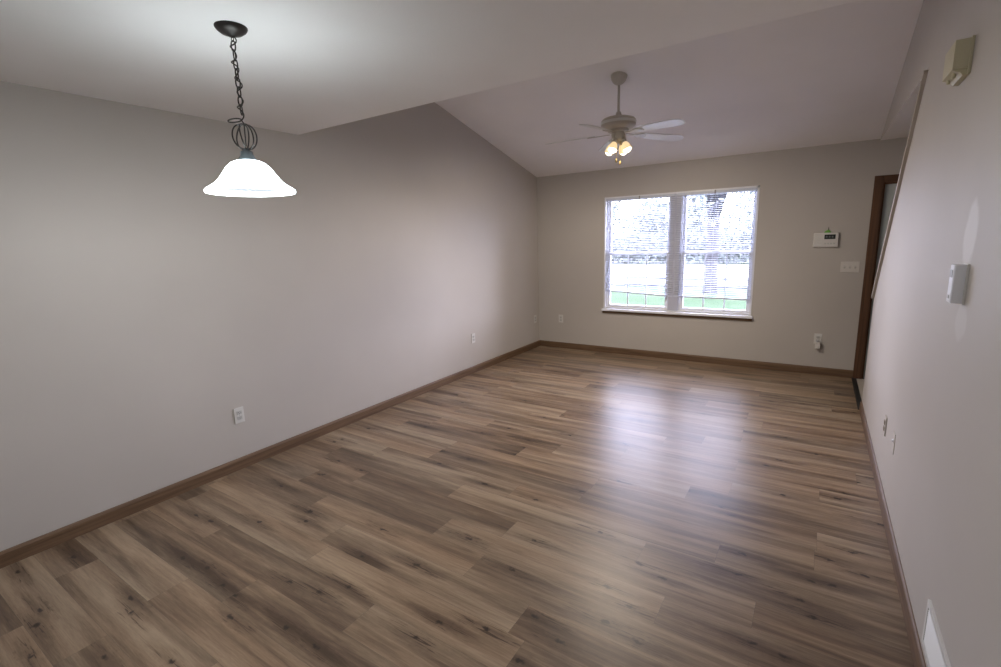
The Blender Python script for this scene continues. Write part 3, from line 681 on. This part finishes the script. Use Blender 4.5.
# added fill light behind the camera, built as a dome fixture
fl = empty('added_fill_dome', (-1.3, -1.3, H)); tag(fl, 'added fill light in a round dome on the flat ceiling, out of view', 'fill light')
obj('rim', lathe([(0, -0.001), (0.17, -0.001), (0.175, -0.012), (0.165, -0.030), (0.15, -0.030), (0, -0.030)], 36), M_fanbody, fl, smooth=True)
obj('dome', lathe([(0.155, -0.030), (0.145, -0.060), (0.11, -0.088), (0.06, -0.102), (0, -0.106)], 36), M_shade, fl, smooth=True)
point('fill_light', (0, 0, -0.16), 4, (0.97, 0.98, 1.0), 0.10, fl)

# ---------------------------------------------------------------- outside the window
def grass_mat():
    m = mat('lawn_grass', (0.10, 0.2, 0.05), 0.9, spec=0.1)
    t = N(m, 'ShaderNodeTexCoord'); n = N(m, 'ShaderNodeTexNoise'); n.inputs['Scale'].default_value = 2.2; n.inputs['Detail'].default_value = 6
    c = N(m, 'ShaderNodeValToRGB'); c.color_ramp.elements[0].position = 0.35; c.color_ramp.elements[1].position = 0.68
    c.color_ramp.elements[0].color = (0.012, 0.028, 0.007, 1); c.color_ramp.elements[1].color = (0.020, 0.036, 0.012, 1)
    L(m, t.outputs['Object'], n.inputs['Vector']); L(m, n.outputs['Fac'], c.inputs[0]); L(m, c.outputs[0], bsdf(m).inputs['Base Color'])
    return m
GZ = -0.35
bm = bmesh.new(); rnd = random.Random(3)
gx = [-60+i*2.0 for i in range(50)]; gy = [YB+0.2+i*1.12 for i in range(12)]
vv = [[bm.verts.new((x, y, GZ+rnd.uniform(-0.02, 0.02))) for x in gx] for y in gy]
for i in range(len(gy)-1):
    for j in range(len(gx)-1): bm.faces.new((vv[i][j], vv[i][j+1], vv[i+1][j+1], vv[i+1][j]))
ln = struct('ground_lawn', bm, grass_mat())
M_road = paint('pale_concrete', (0.30, 0.305, 0.31), rough=0.8, mottle=0.08)
M_kerb = paint('grey_kerb', (0.030, 0.036, 0.045), rough=0.9)
bm = bmesh.new(); box(bm, -90, 18.8, GZ-0.3, 60, 32.6, GZ); struct('road', bm, M_road)
for yy in (18.7, 21.8):
    struct('kerb', rbox(-60, yy, GZ-0.1, 40, yy+0.34, GZ+0.08, 0.01), M_kerb)
bm = bmesh.new(); box(bm, -90, 32.6, GZ-0.3, 60, 95, GZ-0.02); struct('ground_far', bm, grass_mat())

M_bark = paint('tree_bark', (0.022, 0.022, 0.026), rough=0.95, bump=0.5, scale=30, mottle=0.25)
def leaf_mat(name, a, b):
    m = mat(name, a, 0.7, spec=0.2)
    t = N(m, 'ShaderNodeTexCoord'); n = N(m, 'ShaderNodeTexNoise'); n.inputs['Scale'].default_value = 1.5
    c = N(m, 'ShaderNodeValToRGB'); c.color_ramp.elements[0].color = (*a, 1); c.color_ramp.elements[1].color = (*b, 1)
    c.color_ramp.elements[0].position = 0.35; c.color_ramp.elements[1].position = 0.65
    L(m, t.outputs['Object'], n.inputs['Vector']); L(m, n.outputs['Fac'], c.inputs[0]); L(m, c.outputs[0], bsdf(m).inputs['Base Color']); return m
M_leaf = leaf_mat('spring_leaves', (0.11, 0.125, 0.12), (0.12, 0.135, 0.13))
M_leaf2 = leaf_mat('evergreen_leaves', (0.09, 0.105, 0.10), (0.10, 0.115, 0.11))
def tree(loc, h, tr, crown_r, crown_z, nleaf, label, fork=True, lsize=0.12, m=M_leaf, cone=False, name='tree', seed=1, group=None):
    rd = random.Random(seed)
    root = empty(name, loc); tag(root, label, 'tree', group)
    parts = [tube([(0, 0, -0.1), (0.02, 0, 0.5), (0.0, 0.02, h*0.30)], [tr*1.25, tr*0.98, tr*0.95], 12)]
    tips = []
    if fork:
        for k in range(5):
            a = k*2*PI/5+rd.uniform(-0.3, 0.3); s = rd.uniform(0.55, 1.0)
            e = Vector((math.cos(a)*crown_r*0.7*s, math.sin(a)*crown_r*0.7*s, h*rd.uniform(0.68, 0.92)))
            mid = Vector((e.x*0.3, e.y*0.3, h*0.52))
            parts.append(tube([(0, 0, h*0.26), mid, e], [tr*0.6, tr*0.30, tr*0.06], 8)); tips.append(e)
            for q in range(3):
                b = a+rd.uniform(-0.9, 0.9); e2 = mid+Vector((math.cos(b), math.sin(b), rd.uniform(0.2, 0.9)))*crown_r*0.55
                parts.append(tube([mid, (mid+e2)/2+Vector((0, 0, 0.1)), e2], [tr*0.28, tr*0.16, tr*0.04], 6))
    else: parts.append(tube([(0, 0, h*0.29), (0, 0, h*0.95)], [tr*0.9, tr*0.1], 8))
    obj('trunk', merge(*parts), M_bark, root, smooth=True)
    bm = bmesh.new()
    for i in range(nleaf):
        if cone:
            f = rd.random()**0.7; z = h*(0.12+0.88*(1-f)); rr = crown_r*f*rd.uniform(0.35, 1.0); a = rd.uniform(0, 2*PI); c = Vector((rr*math.cos(a), rr*math.sin(a), z))
        else:
            v = Vector((rd.gauss(0, 1), rd.gauss(0, 1), rd.gauss(0, 1))).normalized()*rd.random()**0.45
            c = Vector((v.x*crown_r, v.y*crown_r, crown_z+v.z*(h-crown_z)))
        u = Vector((rd.gauss(0, 1), rd.gauss(0, 1), rd.gauss(0, 1))).normalized(); w_ = u.orthogonal().normalized(); s = lsize*rd.uniform(0.6, 1.3)
        bm.faces.new([bm.verts.new(c+u*s), bm.verts.new(c+w_*s*0.45), bm.verts.new(c-u*s), bm.verts.new(c-w_*s*0.45)])
    obj('crown', bm, m, root)
    return root
# the tree that stands on the lawn before the right half of the window
def out(az, dist): s = 1/math.sqrt(1+az*az); return (az*dist*s, dist*s, GZ)
tree(out(-0.171, 17.2), 8.5, 0.20, 3.6, 5.6, 2600, 'thick-trunked tree on the lawn seen through right half of window', seed=5, lsize=0.10)
G = 'trees beyond the road'
tree(out(-0.40, 46), 6.2, 0.2, 2.6, 3, 1500, 'pale rounded tree beyond the road, left half of window', False, 0.25, M_leaf2, seed=11, group=G)
tree(out(-0.285, 50), 5.4, 0.2, 2.6, 3, 1500, 'lower pale tree beyond the road, middle of left half of window', False, 0.25, M_leaf2, seed=12, group=G)
tree(out(-0.205, 46), 5.8, 0.2, 2.4, 3, 1500, 'pale tree beyond the road just left of window mullion', False, 0.25, M_leaf2, seed=13, group=G)
tree(out(-0.09, 46), 6.2, 0.2, 3.0, 3, 1500, 'pale tree beyond the road at right edge of window', False, 0.25, M_leaf, seed=14, group=G)
# a clipped hedge along the far side of the road
hd = random.Random(9); bm = bmesh.new()
for i in range(9000):
    c = Vector((hd.uniform(-26, 6), hd.uniform(34, 35.5), GZ+hd.random()**0.8*2.0)); u = Vector((hd.gauss(0, 1), hd.gauss(0, 1), hd.gauss(0, 1))).normalized(); w_ = u.orthogonal().normalized(); s = 0.22
    bm.faces.new([bm.verts.new(c+u*s), bm.verts.new(c+w_*s*0.5), bm.verts.new(c-u*s), bm.verts.new(c-w_*s*0.5)])
hg = obj('hedge', bm, M_leaf2); tag(hg, 'long pale hedge along far side of road outside window', 'hedge')
